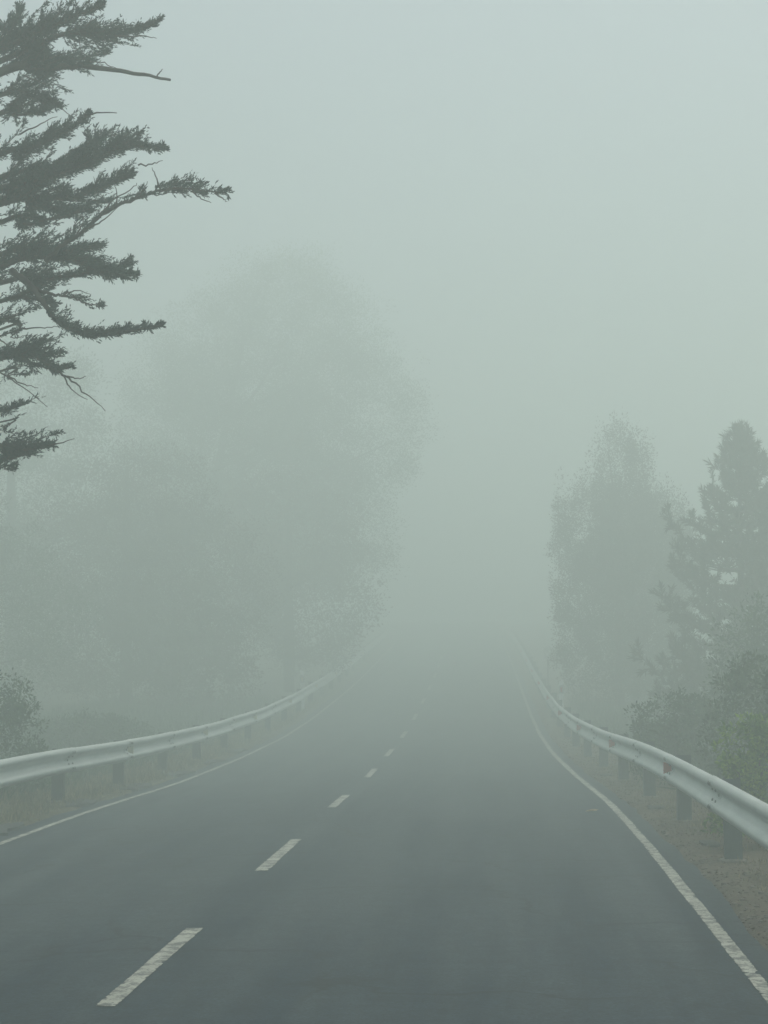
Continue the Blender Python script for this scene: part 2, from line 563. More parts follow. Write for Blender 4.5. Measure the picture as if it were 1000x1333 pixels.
guard_rail(1, R_EDGE + 0.49, 'guard rail with red reflectors and pale posts, right of the road', 15.6 - 12, 27, M['red'], M['post_pale'], 0, .725)
guard_rail(-1, L_EDGE - 0.56, 'guard rail with pale yellowish reflectors and dark posts, left of the road', 23.4 - 16, 26, M['amber'], M['post'], 1)

# concrete and asphalt at the foot of the posts
def pad(name, off, y, w, l, h, mat, seed, parent=ground):
    rg = random.Random(seed)
    n = 15
    pts = []
    for k in range(n):
        a = 2 * math.pi * k / n
        r = rg.uniform(.5, 1.25)
        pts.append((w / 2 * r * math.copysign(abs(math.cos(a)) ** .7, math.cos(a)), l / 2 * r * math.copysign(abs(math.sin(a)) ** .7, math.sin(a))))
    m = MB()
    vs = []; fs = []
    for (a, b) in pts:
        vs.append((a, b, -0.06))
    for (a, b) in pts:
        vs.append((a * .96, b * .96, h * rg.uniform(.6, 1)))
    for (a, b) in pts:
        vs.append((a * .5, b * .5, h * rg.uniform(1., 1.35)))
    vs.append((0, 0, h * 1.3))
    for r_ in range(2):
        for k in range(n):
            fs.append((r_ * n + k, r_ * n + (k + 1) % n, (r_ + 1) * n + (k + 1) % n, (r_ + 1) * n + k))
    for k in range(n):
        fs.append((2 * n + k, 2 * n + (k + 1) % n, 3 * n))
    m.add(vs, fs)
    o = obj(name, m.mesh(name, mat), parent)
    o.location = (float(off + road_x(y)), y, float(ground_z(off, y)))
    return o

for k in range(7):
    yp = 15.6 + 4 * (k - 1)
    pad('post_footing', R_EDGE + .61, yp, .30, .34, .014, M['concrete'], 40 + k)
    if k in (1, 2, 4):
        pad('asphalt_lump', R_EDGE + .47 + .1 * (k % 2), yp + 1.1 + .4 * (k % 3), .20, .55, .022, M['tar'], 60 + k)
for k in range(6):
    yp = 23.4 + 4 * (k - 1)
    pad('asphalt_apron', L_EDGE - .50, yp, .62, 1.5, .030, M['tar'], 80 + k)
    pad('post_footing', L_EDGE - .68, yp, .30, .34, .055, M['concrete'], 90 + k)

# ------------------------------------------------------------------ leaf and wood arrays
def unit(a):
    return a / np.maximum(np.linalg.norm(a, axis=-1, keepdims=True), 1e-9)

def leaf_quads(P, D, Lx, Wd, rg):
    """diamond blades: root P, direction D, length Lx, width Wd"""
    n = len(P)
    D = unit(D)
    S = unit(np.cross(D, unit(rg.normal(size=(n, 3)))))
    Lx = np.broadcast_to(Lx, (n,))[:, None]; Wd = np.broadcast_to(Wd, (n,))[:, None]
    mid = P + D * Lx * 0.45
    V = np.stack([P, mid + S * Wd / 2, P + D * Lx, mid - S * Wd / 2], 1).reshape(-1, 3)
    Q = np.arange(4 * n).reshape(n, 4)
    return V, Q

def tube(path, r0, r1, sides=6, rg=None, power=1.0):
    path = np.asarray(path, float)
    n = len(path)
    T = unit(np.gradient(path, axis=0))
    up = np.array([0.13, 0.21, 0.97])
    A = unit(np.cross(T, up)); B = np.cross(T, A)
    rr = r0 + (r1 - r0) * (np.linspace(0, 1, n) ** power)
    if rg is not None:
        rr = rr * (1 + 0.12 * (rg.random(n) - .5))
    ang = np.linspace(0, 2 * np.pi, sides, endpoint=False)
    V = path[:, None, :] + rr[:, None, None] * (np.cos(ang)[None, :, None] * A[:, None, :] + np.sin(ang)[None, :, None] * B[:, None, :])
    V = V.reshape(-1, 3)
    j = np.arange(n - 1)[:, None] * sides; q = np.arange(sides)[None, :]
    q2 = (q + 1) % sides
    Q = np.stack([j + q, j + q2, j + q2 + sides, j + q + sides], -1).reshape(-1, 4)
    return V, Q

def join(parts):
    Vs, Qs, n = [], [], 0
    for V, Q in parts:
        Vs.append(V); Qs.append(Q + n); n += len(V)
    return np.concatenate(Vs), np.concatenate(Qs)

def curve(pts, n=24, wob=0.0, rg=None):
    """Catmull-Rom through pts"""
    P = np.asarray(pts, float)
    P = np.vstack([2 * P[0] - P[1], P, 2 * P[-1] - P[-2]])
    out = []
    seg = len(P) - 3
    for u in np.linspace(0, seg - 1e-6, n):
        i = int(u); t = u - i
        p0, p1, p2, p3 = P[i:i + 4]
        out.append(0.5 * ((2 * p1) + (-p0 + p2) * t + (2 * p0 - 5 * p1 + 4 * p2 - p3) * t * t + (-p0 + 3 * p1 - 3 * p2 + p3) * t ** 3))
    out = np.array(out)
    if wob and rg is not None:
        out[1:-1] += rg.normal(size=(n - 2, 3)) * wob
    return out

def at(path, t):
    n = len(path) - 1
    u = np.clip(np.asarray(t, float), 0, 1) * n
    i = np.minimum(u.astype(int), n - 1)
    f = (u - i)[..., None]
    return path[i] * (1 - f) + path[i + 1] * f

# ------------------------------------------------------------------ the big cypress on the left
def wpt(px, py, d):
    """the point at distance d ahead that lies px, py along the view: used once, to lay limbs out in metres"""
    s = F_PX / d
    return np.array([(px - 653.0) / s, d, CAM_H + (862.0 - py) / s])

CY_K = 0.80                            # how the tree's sizes compare with a 13.6 m distance
CY_D = 13.6 * CY_K
CY_X = -7.6 * CY_K - .3
cy_base = Vector((CY_X, CY_D, float(ground_z(CY_X - float(road_x(CY_D)), CY_D))))
cyp = empty('cypress_tree', cy_base)
tag(cyp, 'tall dark cypress reaching long ragged branches over the left guard rail from the left', 'tree')
rgc = np.random.default_rng(11)
cyb = np.array(cy_base)
tr_path = curve([(CY_X, CY_D, cyb[2] - .3), (CY_X + .1, CY_D, 2.2), (CY_X - .05, CY_D + .1, 4.4), (CY_X + .15, CY_D, 7.0), (CY_X + .1, CY_D, 9.6), (CY_X, CY_D, 13.2)], 40, 0.02, rgc)
V, Q = tube(tr_path, 0.30, 0.05, 12, rgc)
obj('trunk', mesh_np('trunk', V, Q, M['bark'], True, cyb), cyp)

def sprays(path, t0, t1, count, up, down, length, rg, dens=1.0, lean=0.55, leaf=0.032, flat=0.45, bias=0.35):
    """cypress foliage: twigs off the limb, sprigs off the twigs, scale-leaf blades off the sprigs.
       up/down: how far twigs reach above / below the limb (m); length: how far they reach sideways"""
    n = int(count * dens * .46)
    t = t0 + (t1 - t0) * .985 * rg.random(n) ** 1.12
    P0 = at(path, t)
    T = unit(at(path, np.minimum(t + .04, 1)) - at(path, np.maximum(t - .04, 0)) + 1e-6)
    k = np.clip((t - t0) / max(t1 - t0, 1e-3), 0, 1)
    env = np.minimum(1, 0.5 + k * 2.5) * (1 - 0.93 * np.clip((k - .40) / .60, 0, 1) ** .9)      # pointed towards the tip
    vert = rg.uniform(-1, 1, n)
    vert = np.where(vert > 0, vert * np.maximum(up - .044, .010), vert * np.maximum(down - .044, .008))
    side = rg.uniform(-1, 1, n) * length * flat
    fwd = np.abs(rg.normal(size=n)) * lean * length * 0.7 + 0.04
    vec = T * fwd[:, None] + np.array([0, 1, 0]) * side[:, None] + np.array([0, 0, 1]) * vert[:, None]
    vec *= env[:, None]
    Lw = np.linalg.norm(vec, axis=1)
    # twigs
    parts_w, all_p, all_d, all_l = [], [], [], []
    for a in range(n):
        steps = 5
        u = np.linspace(0, 1, steps)[:, None]
        tw = P0[a] + vec[a] * u + np.array([0, 0, bias * 0.35 * Lw[a]]) * u ** 2 + rg.normal(size=(steps, 3)) * 0.006
        if a % 3 == 0 or Lw[a] > .22:
            parts_w.append(tube(tw, 0.0045, 0.0015, 3))
        m = max(4, int(Lw[a] / 0.0136))
        us = rg.random(m) ** 0.75
        pp = at(tw, us)
        td = unit(np.repeat((tw[-1] - tw[0])[None], m, 0))
        dd = unit(td + rg.normal(size=(m, 3)) * (0.20 + .26 * min(1, env[a] * 1.5)) + T[a] * 0.75 + np.array([0, 0, 0.30]))
        all_p.append(pp); all_d.append(dd); all_l.append((0.024 + 0.04 * rg.random(m)) * (.45 + .55 * env[a]))
    P = np.concatenate(all_p); D = np.concatenate(all_d); Ls = np.concatenate(all_l)
    # blades along each sprig
    K = 5
    n2 = len(P)
    uu = (np.arange(K)[None, :] + rg.random((n2, K)) * .6) / K
    PP = P[:, None, :] + D[:, None, :] * (Ls[:, None] * uu)[:, :, None]
    DD = unit(D[:, None, :] + rg.normal(size=(n2, K, 3)) * 0.36)
    LL = .8 * leaf * (0.7 + 0.7 * rg.random((n2, K)))
    lv = leaf_quads(PP.reshape(-1, 3), DD.reshape(-1, 3), LL.ravel(), LL.ravel() * 0.33, rg)
    return lv, parts_w

CY_BRANCHES = []
def cy_branch(pts, dd, r0, r1, fol, leaf=0.032, sub=(), conn=True, start_up=0.0):
    """pts: photo-plane waypoints right of the trunk, dd: (distance at trunk side, distance at tip)"""
    rg = np.random.default_rng(100 + len(CY_BRANCHES))
    n = len(pts)
    r0 *= CY_K; r1 *= CY_K; leaf *= CY_K
    W = [wpt(p[0], p[1], CY_K * (dd[0] + (dd[1] - dd[0]) * i / max(n - 1, 1))) for i, p in enumerate(pts)]
    if conn:
        z0 = W[0][2] - 0.35 + start_up
        root_p = at(tr_path, np.array([np.clip((z0 - cyb[2]) / 13.5, 0.02, 0.98)]))[0]
        midp = root_p * .5 + W[0] * .5 + np.array([0, 0, -0.10])
        path = curve([root_p, midp] + W, 10 + 5 * n, 0.0035, rg)
        f0 = None
    else:
        path = curve(W, 8 + 5 * n, 0.003, rg)
    V, Q = tube(path, r0, r1, 7, rg, 0.8)
    parts = [(V, Q)]
    leaves = []
    # arc parameter where the visible waypoints start
    tvis = 2.0 / (n + 1) if conn else 0.0
    for (a, b, cnt, up, dn, ln) in fol:
        ta = a if a < 0 else tvis + (1 - tvis) * a
        ta = 0.12 if a < 0 else ta
        tb = tvis + (1 - tvis) * b
        lv, tw = sprays(path, ta, tb, cnt, up * CY_K, dn * CY_K, ln * CY_K, rg, leaf=leaf)
        leaves.append(lv); parts += tw
    for s_ in sub:                       # bare side shoots
        sp = [wpt(p[0], p[1], dd[1] * CY_K) for p in s_]
        parts.append(tube(curve(sp, 10, 0.003, rg), 0.0055, 0.0016, 5))
    V, Q = join(parts)
    b = obj('branch', mesh_np('branch', V, Q, M['bark'], True, cyb), cyp)
    if leaves:
        V, Q = join(leaves)
        obj('foliage', mesh_np('foliage', V, Q, M['cypress'], False, cyb), b)
    CY_BRANCHES.append(b)
    return b

D0, D1 = 13.6, 13.3
#            waypoints (photo), distances, radii, foliage (from, to, twigs, up m, down m, reach m)
cy_branch([(-10, 70), (30, 50), (60, 38), (100, 20), (136, 5)], (D0, 12.9), .035, .005, [(-1, .35, 220, .20, .18, .5), (.2, 1, 330, .13, .11, .28)])
cy_branch([(-10, 85), (40, 62), (80, 45), (120, 42), (165, 44), (208, 26)], (D0, 13.2), .035, .004, [(-1, .35, 240, .22, .2, .5), (.38, .78, 190, .10, .22, .35), (.66, 1, 130, .06, .10, .2)],
          sub=([(150, 47), (185, 47), (204, 50)],))
cy_branch([(-10, 60), (10, 40), (22, 22), (27, 10)], (D0, 13.9), .03, .005, [(-1, .4, 160, .2, .2, .5), (.2, 1, 90, .12, .14, .2)])
cy_branch([(-10, 98), (40, 92), (90, 86), (140, 90), (185, 97), (222, 104)], (D0, 13.6), .045, .009, [(-1, .5, 360, .20, .07, .45)],
          sub=([(112, 84), (125, 80), (140, 84), (152, 89)], [(205, 100), (209, 93), (212, 90)]))
cy_branch([(-10, 60), (40, 72), (90, 78), (140, 68)], (D0, 14.3), .03, .005, [(-1, .5, 300, .24, .12, .5), (.4, 1, 120, .12, .14, .3)])
cy_branch([(-10, 128), (30, 124), (60, 132), (74, 138)], (D0, 13.4), .03, .004, [(-1, 1, 330, .11, .15, .45)], sub=([(55, 118), (75, 138), (98, 155)], [(30, 98), (55, 108), (74, 120)]))
cy_branch([(-10, 150), (20, 150), (50, 146), (68, 142)], (D0, 13.9), .03, .004, [(-1, .9, 240, .12, .1, .4)])
cy_branch([(-10, 205), (25, 198), (60, 182), (95, 166), (118, 148), (152, 147)], (D0, 13.1), .035, .003, [(-1, .25, 170, .15, .13, .5), (.1, .78, 330, .08, .10, .26)],
          sub=([(26, 175), (50, 163), (75, 152)],))
cy_branch([(-10, 250), (40, 238), (85, 222), (130, 203), (165, 190), (214, 194)], (D0, 13.0), .045, .005, [(-1, .4, 400, .15, .15, .6), (.3, 1, 460, .13, .12, .34)],
          sub=([(145, 178), (152, 174), (141, 173)], [(180, 215), (200, 213), (212, 209)]))
cy_branch([(-10, 235), (40, 225), (80, 212), (115, 192), (118, 182)], (D0, 13.7), .03, .005, [(-1, .5, 200, .12, .12, .4), (.4, 1, 150, .10, .12, .3)])
cy_branch([(-10, 270), (50, 262), (100, 255), (140, 240), (168, 226)], (D0, 13.5), .035, .005, [(-1, .6, 420, .14, .14, .6), (.5, 1, 180, .07, .09, .3)])
cy_branch([(-10, 262), (40, 268), (80, 272), (140, 262)], (D0, 14.2), .03, .004, [(-1, .7, 380, .16, .10, .6), (.6, 1, 60, .05, .07, .25)])
# the long bowed one with open, upright shoots
cy_branch([(60, 340), (78, 322), (100, 307), (135, 278), (175, 259), (215, 247), (245, 246), (275, 250), (300, 251)], (13.3, 12.6), .020, .003,
          [(.10, .55, 60, .20, .02, .16), (.5, .99, 150, .14, .10, .17)], conn=False,
          sub=([(128, 285), (145, 262), (170, 246), (178, 238)], [(150, 271), (152, 255), (149, 240)], [(100, 306), (108, 290), (106, 278)], [(250, 249), (262, 258), (275, 264)],
               [(168, 262), (185, 250), (192, 236)], [(210, 250), (203, 230), (198, 218)], [(115, 297), (135, 287), (155, 268)], [(280, 251), (290, 258), (296, 262)]))
cy_branch([(-10, 290), (30, 292), (70, 285), (120, 272)], (D0, 13.1), .03, .004, [(-1, .5, 240, .08, .10, .5), (.4, 1, 100, .07, .07, .3)])
cy_branch([(-10, 350), (40, 335), (90, 338), (130, 352), (178, 359)], (D0, 13.1), .045, .004, [(-1, .35, 420, .14, .16, .6), (.3, 1, 420, .10, .10, .36)])
cy_branch([(-10, 335), (40, 326), (90, 326), (134, 321)], (D0, 13.8), .03, .004, [(-1, .5, 300, .10, .12, .5), (.4, 1, 120, .035, .06, .25)])
cy_branch([(-10, 370), (40, 368), (100, 356), (150, 350), (166, 344)], (D0, 13.4), .03, .004, [(-1, .45, 360, .12, .12, .5), (.4, 1, 170, .06, .07, .25)])
cy_branch([(-10, 395), (30, 388), (58, 392), (70, 400)], (D0, 14.0), .03, .004, [(-1, 1, 260, .13, .09, .4)])
cy_branch([(15, 352), (40, 372), (58, 398), (80, 422), (110, 435), (145, 434), (175, 430), (211, 423)], (13.3, 12.8), .028, .003,
          [(.38, 1, 250, .085, .05, .2), (.3, .6, 110, .20, .01, .2)], conn=False)
cy_branch([(38, 372), (65, 382), (95, 388), (115, 396), (140, 398)], (13.3, 13.1), .016, .002, [(.3, .9, 35, .06, .05, .12)], conn=False, sub=([(80, 385), (98, 379), (118, 383)],))
cy_branch([(-10, 432), (25, 428), (55, 426), (80, 424)], (D0, 13.4), .016, .002, [])
cy_branch([(-10, 440), (15, 440), (38, 437)], (D0, 13.4), .012, .002, [(-1, .2, 40, .06, .06, .2)], sub=([(-4, 436), (10, 450), (25, 454)],))
cy_branch([(-10, 420), (5, 418), (22, 420)], (D0, 13.7), .018, .003, [(-1, 1, 120, .07, .06, .3)])
cy_branch([(-10, 470), (20, 463), (45, 464), (66, 478), (85, 490), (110, 510), (137, 535)], (D0, 13.0), .03, .002, [(-1, .3, 150, .07, .12, .5), (.05, .55, 230, .05, .09, .3)],
          sub=([(82, 488), (92, 505), (114, 520)], [(85, 490), (100, 492), (112, 490)], [(-10, 480), (25, 500), (62, 530)], [(10, 488), (30, 500), (50, 505)]))
cy_branch([(-10, 465), (30, 458), (55, 463), (80, 458)], (D0, 13.4), .02, .003, [(-1, 1, 200, .035, .07, .3)])
cy_branch([(-10, 472), (40, 474), (70, 480), (92, 477)], (D0, 13.2), .02, .003, [(-1, 1, 170, .035, .05, .3)])
cy_branch([(-10, 486), (10, 488), (35, 488)], (D0, 13.9), .018, .002, [(-1, 1, 70, .05, .09, .2)])
cy_branch([(-10, 538), (8, 534), (28, 526)], (D0, 13.3), .02, .003, [(-1, 1, 110, .04, .05, .25)])
cy_branch([(-10, 552), (5, 556), (10, 562)], (D0, 13.3), .012, .003, [(-1, 1, 30, .04, .05, .15)])
cy_branch([(-10, 585), (15, 586), (40, 584), (68, 579), (97, 571)], (D0, 12.9), .028, .002, [(-1, .4, 260, .11, .13, .45), (.3, .78, 90, .03, .05, .25)])
cy_branch([(-10, 598), (10, 598), (30, 592), (38, 588)], (D0, 13.5), .02, .003, [(-1, 1, 190, .08, .07, .35)])
cy_branch([(-10, 612), (8, 611), (22, 609)], (D0, 13.3), .01, .002, [(-1, 1, 50, .02, .02, .2)])
# the tree's other sides: limbs that grow away from the road share the meshes of the ones above, turned about the trunk
rr_ = random.Random(4)
for k, src in enumerate([0, 1, 3, 4, 7, 8, 10, 11, 14, 15, 16, 8, 14, 1, 23, 10, 3, 15]):
    s_ = CY_BRANCHES[src]
    if s_.data is None:
        continue
    b = s_.copy(); COL.objects.link(b); b.parent = cyp
    b.rotation_euler = (0, 0, R(105 + 150 * k / 17 + rr_.uniform(-8, 8)))
    b.location = (0, 0, rr_.uniform(-.5, .8))
    for ch in list(s_.children):
        c = ch.copy(); COL.objects.link(c); c.parent = b
# unseen upper limbs all round the trunk, added to shade the near road and fog
for k in range(46):
    s_ = CY_BRANCHES[[0, 1, 3, 4, 7, 8, 10, 11, 14, 15, 16][k % 11]]
    b = s_.copy(); COL.objects.link(b); b.parent = cyp
    z_to = 6.6 + 6.0 * (k / 46)
    src_z = float(s_.data.vertices[0].co.z) + cyb[2]
    b.rotation_euler = (0, 0, R(k * 137.5))
    b.location = (0, 0, z_to - src_z)
    sc = 1.15 - .55 * (k / 46)
    b.scale = (sc, sc, sc)
    b.location.z = z_to - src_z * sc
    for ch in list(s_.children):
        c = ch.copy(); COL.objects.link(c); c.parent = b

# ------------------------------------------------------------------ other trees and bushes
def tree_base(X, d):
    return np.array([X, d, float(ground_z(X - float(road_x(d)), d))])

def crown_leaves(clumps, rg, leaf, per, updir=0.3, spread=1.0):
    """clumps: (n,7) centre, radii xyz, n-factor"""
    Ps, Ds = [], []
    for (cx, cy, cz, rx, ry, rz, w) in clumps:
        n = int(per * w)
        d = unit(rg.normal(size=(n, 3)))
        rad = rg.random(n) ** 0.45
        P = np.array([cx, cy, cz]) + d * np.array([rx, ry, rz]) * rad[:, None]
        Ps.append(P); Ds.append(unit(d * spread + rg.normal(size=(n, 3)) * 0.6 + np.array([0, 0, updir])))
    P = np.concatenate(Ps); D = np.concatenate(Ds)
    L = leaf * (0.6 + 0.8 * rg.random(len(P)))
    return leaf_quads(P, D, L, L * 0.42, rg)

def leafy_tree(name, X, d, top, lobes, mat, label, cat='tree', leaf=0.12, per=26, nclump=260, clump_r=(.18, .42), trunk_r=0.16, seed=1,
               bark='bark', spiky=0.0, limbs=7, group=None, lean=(0, 0)):
    """lobes: list of (dx, dy, z centre above base, rx, ry, rz) whose shells carry the leaf clumps"""
    rg = np.random.default_rng(seed)
    base = tree_base(X, d)
    root = empty(name, tuple(base))
    tag(root, label, cat, group)
    H = top - base[2]
    tp = curve([base + (0, 0, -.2), base + (lean[0] * .3, lean[1] * .3, H * .35), base + (lean[0] * .7, lean[1] * .7, H * .65), base + (lean[0], lean[1], H * .80)], 16, 0.02, rg)
    V, Q = tube(tp, trunk_r, trunk_r * .15, 9, rg)
    obj('trunk', mesh_np('trunk', V, Q, M[bark], True, base), root)
    vols = np.array([l[3] * l[4] * l[5] for l in lobes]) ** 0.67
    vols /= vols.sum()
    clumps = []
    for l, v in zip(lobes, vols):
        n = max(3, int(nclump * v))
        dd = unit(rg.normal(size=(n, 3)))
        rad = 0.55 + 0.5 * rg.random(n) ** 0.6
        c = base + np.array(l[:3]) + dd * np.array(l[3:6]) * rad[:, None]
        r = rg.uniform(clump_r[0], clump_r[1], n)
        for q in range(n):
            if c[q, 2] < base[2] + .12:
                continue
            sp = 1 + spiky * rg.random() * (1.6 if dd[q, 2] > .1 else .3)
            clumps.append((c[q, 0], c[q, 1], c[q, 2], r[q] / sp ** .5, r[q] / sp ** .5, r[q] * (0.75 if spiky == 0 else sp), 1.0))
    clumps = np.array(clumps)
    # limbs reach a share of the clumps
    pick = rg.choice(len(clumps), min(limbs, len(clumps)), replace=False)
    for q in pick:
        c = clumps[q, :3]
        h = np.clip((c[2] - base[2]) / H * .75, .12, .9)
        s0 = at(tp, np.array([h]))[0]
        lp = curve([s0, s0 * .55 + c * .45 + (0, 0, -.08 * H * .3), c], 8, 0.02, rg)
        V, Q = tube(lp, trunk_r * .38, trunk_r * .07, 6)
        obj('limb', mesh_np('limb', V, Q, M[bark], True, base), root)
    V, Q = crown_leaves(clumps, rg, leaf, per)
    o = obj('crown', mesh_np('crown', V, Q, M[mat], False, base), root)
    return root

def pine_tree(name, X, d, top, label, seed, width, mat='pine', bark='bark_grey', whorl=.33, base_h=.4, tuft=.16, group=None, density=1.0):
    rg = np.random.default_rng(seed)
    base = tree_base(X, d)
    root = empty(name, tuple(base))
    tag(root, label, 'tree', group)
    H = top - base[2]
    tp = curve([base + (0, 0, -.2), base + (.05, 0, H * .3), base + (-.04, .03, H * .7), base + (0, 0, H)], 24, 0.01, rg)
    V, Q = tube(tp, 0.035 + H * .016, 0.012, 9, rg)
    obj('trunk', mesh_np('trunk', V, Q, M[bark], True, base), root)
    P, D, L = [], [], []
    def add_tuft(p, dvec, ln, n):
        u = rg.random(n)
        pp = p + dvec * (ln * u)[:, None]
        dd = unit(dvec + rg.normal(size=(n, 3)) * .55)
        P.append(pp); D.append(dd); L.append(np.full(n, tuft * (0.7 + .5 * rg.random())))
    z = base_h
    add_tuft(base + (0, 0, H - .45), np.array([0, 0, 1.]), .62, int(80 * density))
    for q in range(5):
        a = q * 1.26
        add_tuft(base + (.16 * math.cos(a), .16 * math.sin(a), H - .75), np.array([.12 * math.cos(a), .12 * math.sin(a), 1.]), .42, int(40 * density))
    while z < H - .2:
        k = z / H
        rad = width * (1 - k) ** 1.0 * (0.75 + .5 * rg.random())
        nb = rg.integers(5, 8)
        a0 = rg.random() * 6.28
        parts = []
        for j in range(nb):
            a = a0 + j * 6.28 / nb + rg.uniform(-.3, .3)
            r = rad * rg.uniform(.65, 1.1)
            out = np.array([math.cos(a), math.sin(a), 0])
            s0 = at(tp, np.array([k]))[0]
            e = s0 + out * r + np.array([0, 0, .12 + .38 * r * rg.uniform(.5, 1.2)])
            m_ = s0 + out * r * .55 + np.array([0, 0, .03 * r])
            bp = curve([s0, m_, e], 8, 0.01, rg)
            parts.append(tube(bp, .010 + .012 * r, .004, 5))
            nt_ = max(2, int(r * 7))
            for q in range(nt_):
                t = .3 + .7 * (q + rg.random()) / nt_
                p = at(bp, np.array([t]))[0]
                sd = unit(out * .5 + rg.normal(size=3) * .5 + np.array([0, 0, .75]))
                ln = rg.uniform(.14, .34)
                add_tuft(p, sd, ln, int(26 * density))
                if rg.random() < .7:
                    sd2 = unit(np.cross(out, (0, 0, 1)) * rg.choice([-1, 1]) * .8 + out * .4 + np.array([0, 0, rg.uniform(0, .6)]))
                    add_tuft(p, sd2, ln * 1.2, int(24 * density))
            add_tuft(e, np.array([0, 0, 1.]) + out * .15, rg.uniform(.2, .38), int(30 * density))
        V, Q = join(parts)
        obj('branch_whorl', mesh_np('branch_whorl', V, Q, M[bark], True, base), root)
        z += whorl * rg.uniform(.8, 1.2)
    P = np.concatenate(P); D = np.concatenate(D); L = np.concatenate(L)
    V, Q = leaf_quads(P, D, L, L * 0.14 + .004, rg)
    obj('crown', mesh_np('crown', V, Q, M[mat], False, base), root)
    return root

# right of the road
pine_tree('pine_tree', 5.15, 39.6, 6.6, 'slender pine with pointed top at the right edge, behind the guard rail', 31, 2.9, density=1.35, whorl=.27)
leafy_tree('conifer_tree', 3.45, 54, 8.9, [(0, 0, 6.6, 1.0, 1.0, 1.7), (-.35, 0, 5.3, 1.7, 1.5, 1.6), (.7, 0, 4.9, 1.5, 1.5, 1.7), (.3, 0, 3.6, 2.15, 1.8, 2.0), (0, 0, 1.9, 1.9, 1.6, 1.8)], 'pine',
           'broad rounded conifer fading into fog behind the right guard rail', leaf=.07, per=150, nclump=850, spiky=1.1, seed=32, trunk_r=.17, bark='bark_grey')
leafy_tree('young_tree', 4.6, 30, 2.9, [(0, 0, 1.7, 1.1, 1.2, 1.2), (.9, 0, 1.6, 1.1, 1.1, 1.1), (-.3, 0, 1.1, .9, .9, .9)], 'dark',
           'dense green young tree in front of the slender pine on the right', leaf=.075, per=70, nclump=420, seed=33, trunk_r=.09, spiky=.4)
leafy_tree('shrub', 2.5, 26.5, 1.3, [(0, 0, .7, .62, .6, .62), (.45, .2, .6, .5, .5, .55), (-.25, 0, .5, .4, .5, .5)], 'dark',
           'mid green leafy shrub hugging the right guard rail where it bends', 'shrub', leaf=.055, per=70, nclump=230, clump_r=(.08, .22), seed=34, trunk_r=.03)
leafy_tree('shrub', 3.2, 22, 1.65, [(0, 0, .9, .75, .7, .9), (.7, .2, 1.0, .7, .6, .8)], 'dark',
           'taller dark shrub between the slender pine and the yellow-green bush', 'shrub', leaf=.055, per=70, nclump=260, clump_r=(.09, .24), seed=35, trunk_r=.035)
leafy_tree('bush', 2.40, 17.0, 1.22, [(-.05, 0, .85, .32, .35, .32), (.15, .1, .5, .42, .4, .5), (-.15, -.1, .25, .3, .3, .3)], 'fresh',
           'small bush with bright yellow-green tips behind the nearest right posts', 'bush', leaf=.055, per=48, nclump=150, clump_r=(.05, .14), seed=36, trunk_r=.02)
leafy_tree('bush', 2.78, 18.9, 1.75, [(.25, 0, 1.35, .3, .35, .4), (.3, 0, .7, .45, .4, .7)], 'dark',
           'dark narrow bush at the right edge beside the yellow-green bush', 'bush', leaf=.06, per=46, nclump=120, clump_r=(.06, .16), seed=37, trunk_r=.025)
leafy_tree('conifer_tree', 7.2, 44, 7.4, [(0, 0, 4.6, 1.2, 1.2, 2.2), (0, 0, 2.6, 1.9, 1.6, 2.2)], 'pine',
           'conifer mostly outside the picture, right of the slender pine', leaf=.11, per=70, nclump=340, spiky=1.0, seed=38, trunk_r=.16)
leafy_tree('conifer_tree', 4.6, 62, 9.0, [(0, 0, 5.0, 1.8, 1.7, 2.6), (0, 0, 2.6, 2.1, 2, 2.4)], 'pine',
           'faint conifer behind the gap between the rounded conifer and the pine', leaf=.11, per=90, nclump=300, spiky=.8, seed=39, trunk_r=.2)

# left of the road
leafy_tree('tall_tree', -12.1, 72, 18.0, [(4.0, 0, 14.4, 3.0, 2.7, 2.5), (3.1, 0, 12.3, 4.6, 3.7, 3.2), (5.9, 0, 9.8, 3.3, 3.1, 3.1), (2.0, 0, 8.4, 4.8, 3.9, 3.7), (5.2, 0, 6.2, 3.0, 2.7, 2.7), (.2, 0, 5.0, 3.9, 3.4, 3.1), (1.2, -.5, 10.2, 3.9, 3.0, 3.6), (2.2, -.5, 6.0, 3.4, 3.0, 4.2)],
           'dark', 'huge rounded tree leaning over the left lane, only a pale shape in the fog', leaf=.085, per=230, nclump=1500, clump_r=(.5, 1.2), seed=41, trunk_r=.26, limbs=12, lean=(2.2, 0))
leafy_tree('tall_tree', -11.4, 56, 9.4, [(.6, 0, 6.0, 2.2, 2.0, 1.9), (-.2, 0, 4.4, 3.0, 2.4, 2.3), (1.9, 0, 3.6, 2.6, 2.2, 2.6), (-.6, 0, 2.2, 2.9, 2.4, 2.0)], 'brownish',
           'brownish bushy tree behind the left guard rail, in front of the huge rounded tree', leaf=.08, per=150, nclump=800, clump_r=(.35, .85), seed=42, trunk_r=.2, limbs=9)
leafy_tree('tall_tree', -15.5, 50, 6.8, [(0, 0, 4.3, 3.0, 2.4, 2.2), (1.6, 0, 2.8, 2.7, 2.2, 2.0), (-1.8, 0, 3.2, 2.7, 2.2, 2.2)], 'dark',
           'dim low tree at the left edge beyond the rail, below the lowest cypress branch', leaf=.08, per=120, nclump=520, clump_r=(.3, .7), seed=43, trunk_r=.16, limbs=8)
leafy_tree('tall_tree', -17, 64, 13.5, [(0, 0, 9.9, 3.4, 2.8, 2.6), (0, 0, 6.6, 4.6, 3.4, 3.4), (1.5, 0, 3.8, 4.6, 3.4, 3.0)], 'dark',
           'hazy broad tree between the cypress branches and the huge rounded tree', leaf=.11, per=110, nclump=650, clump_r=(.4, .95), seed=44, trunk_r=.28)
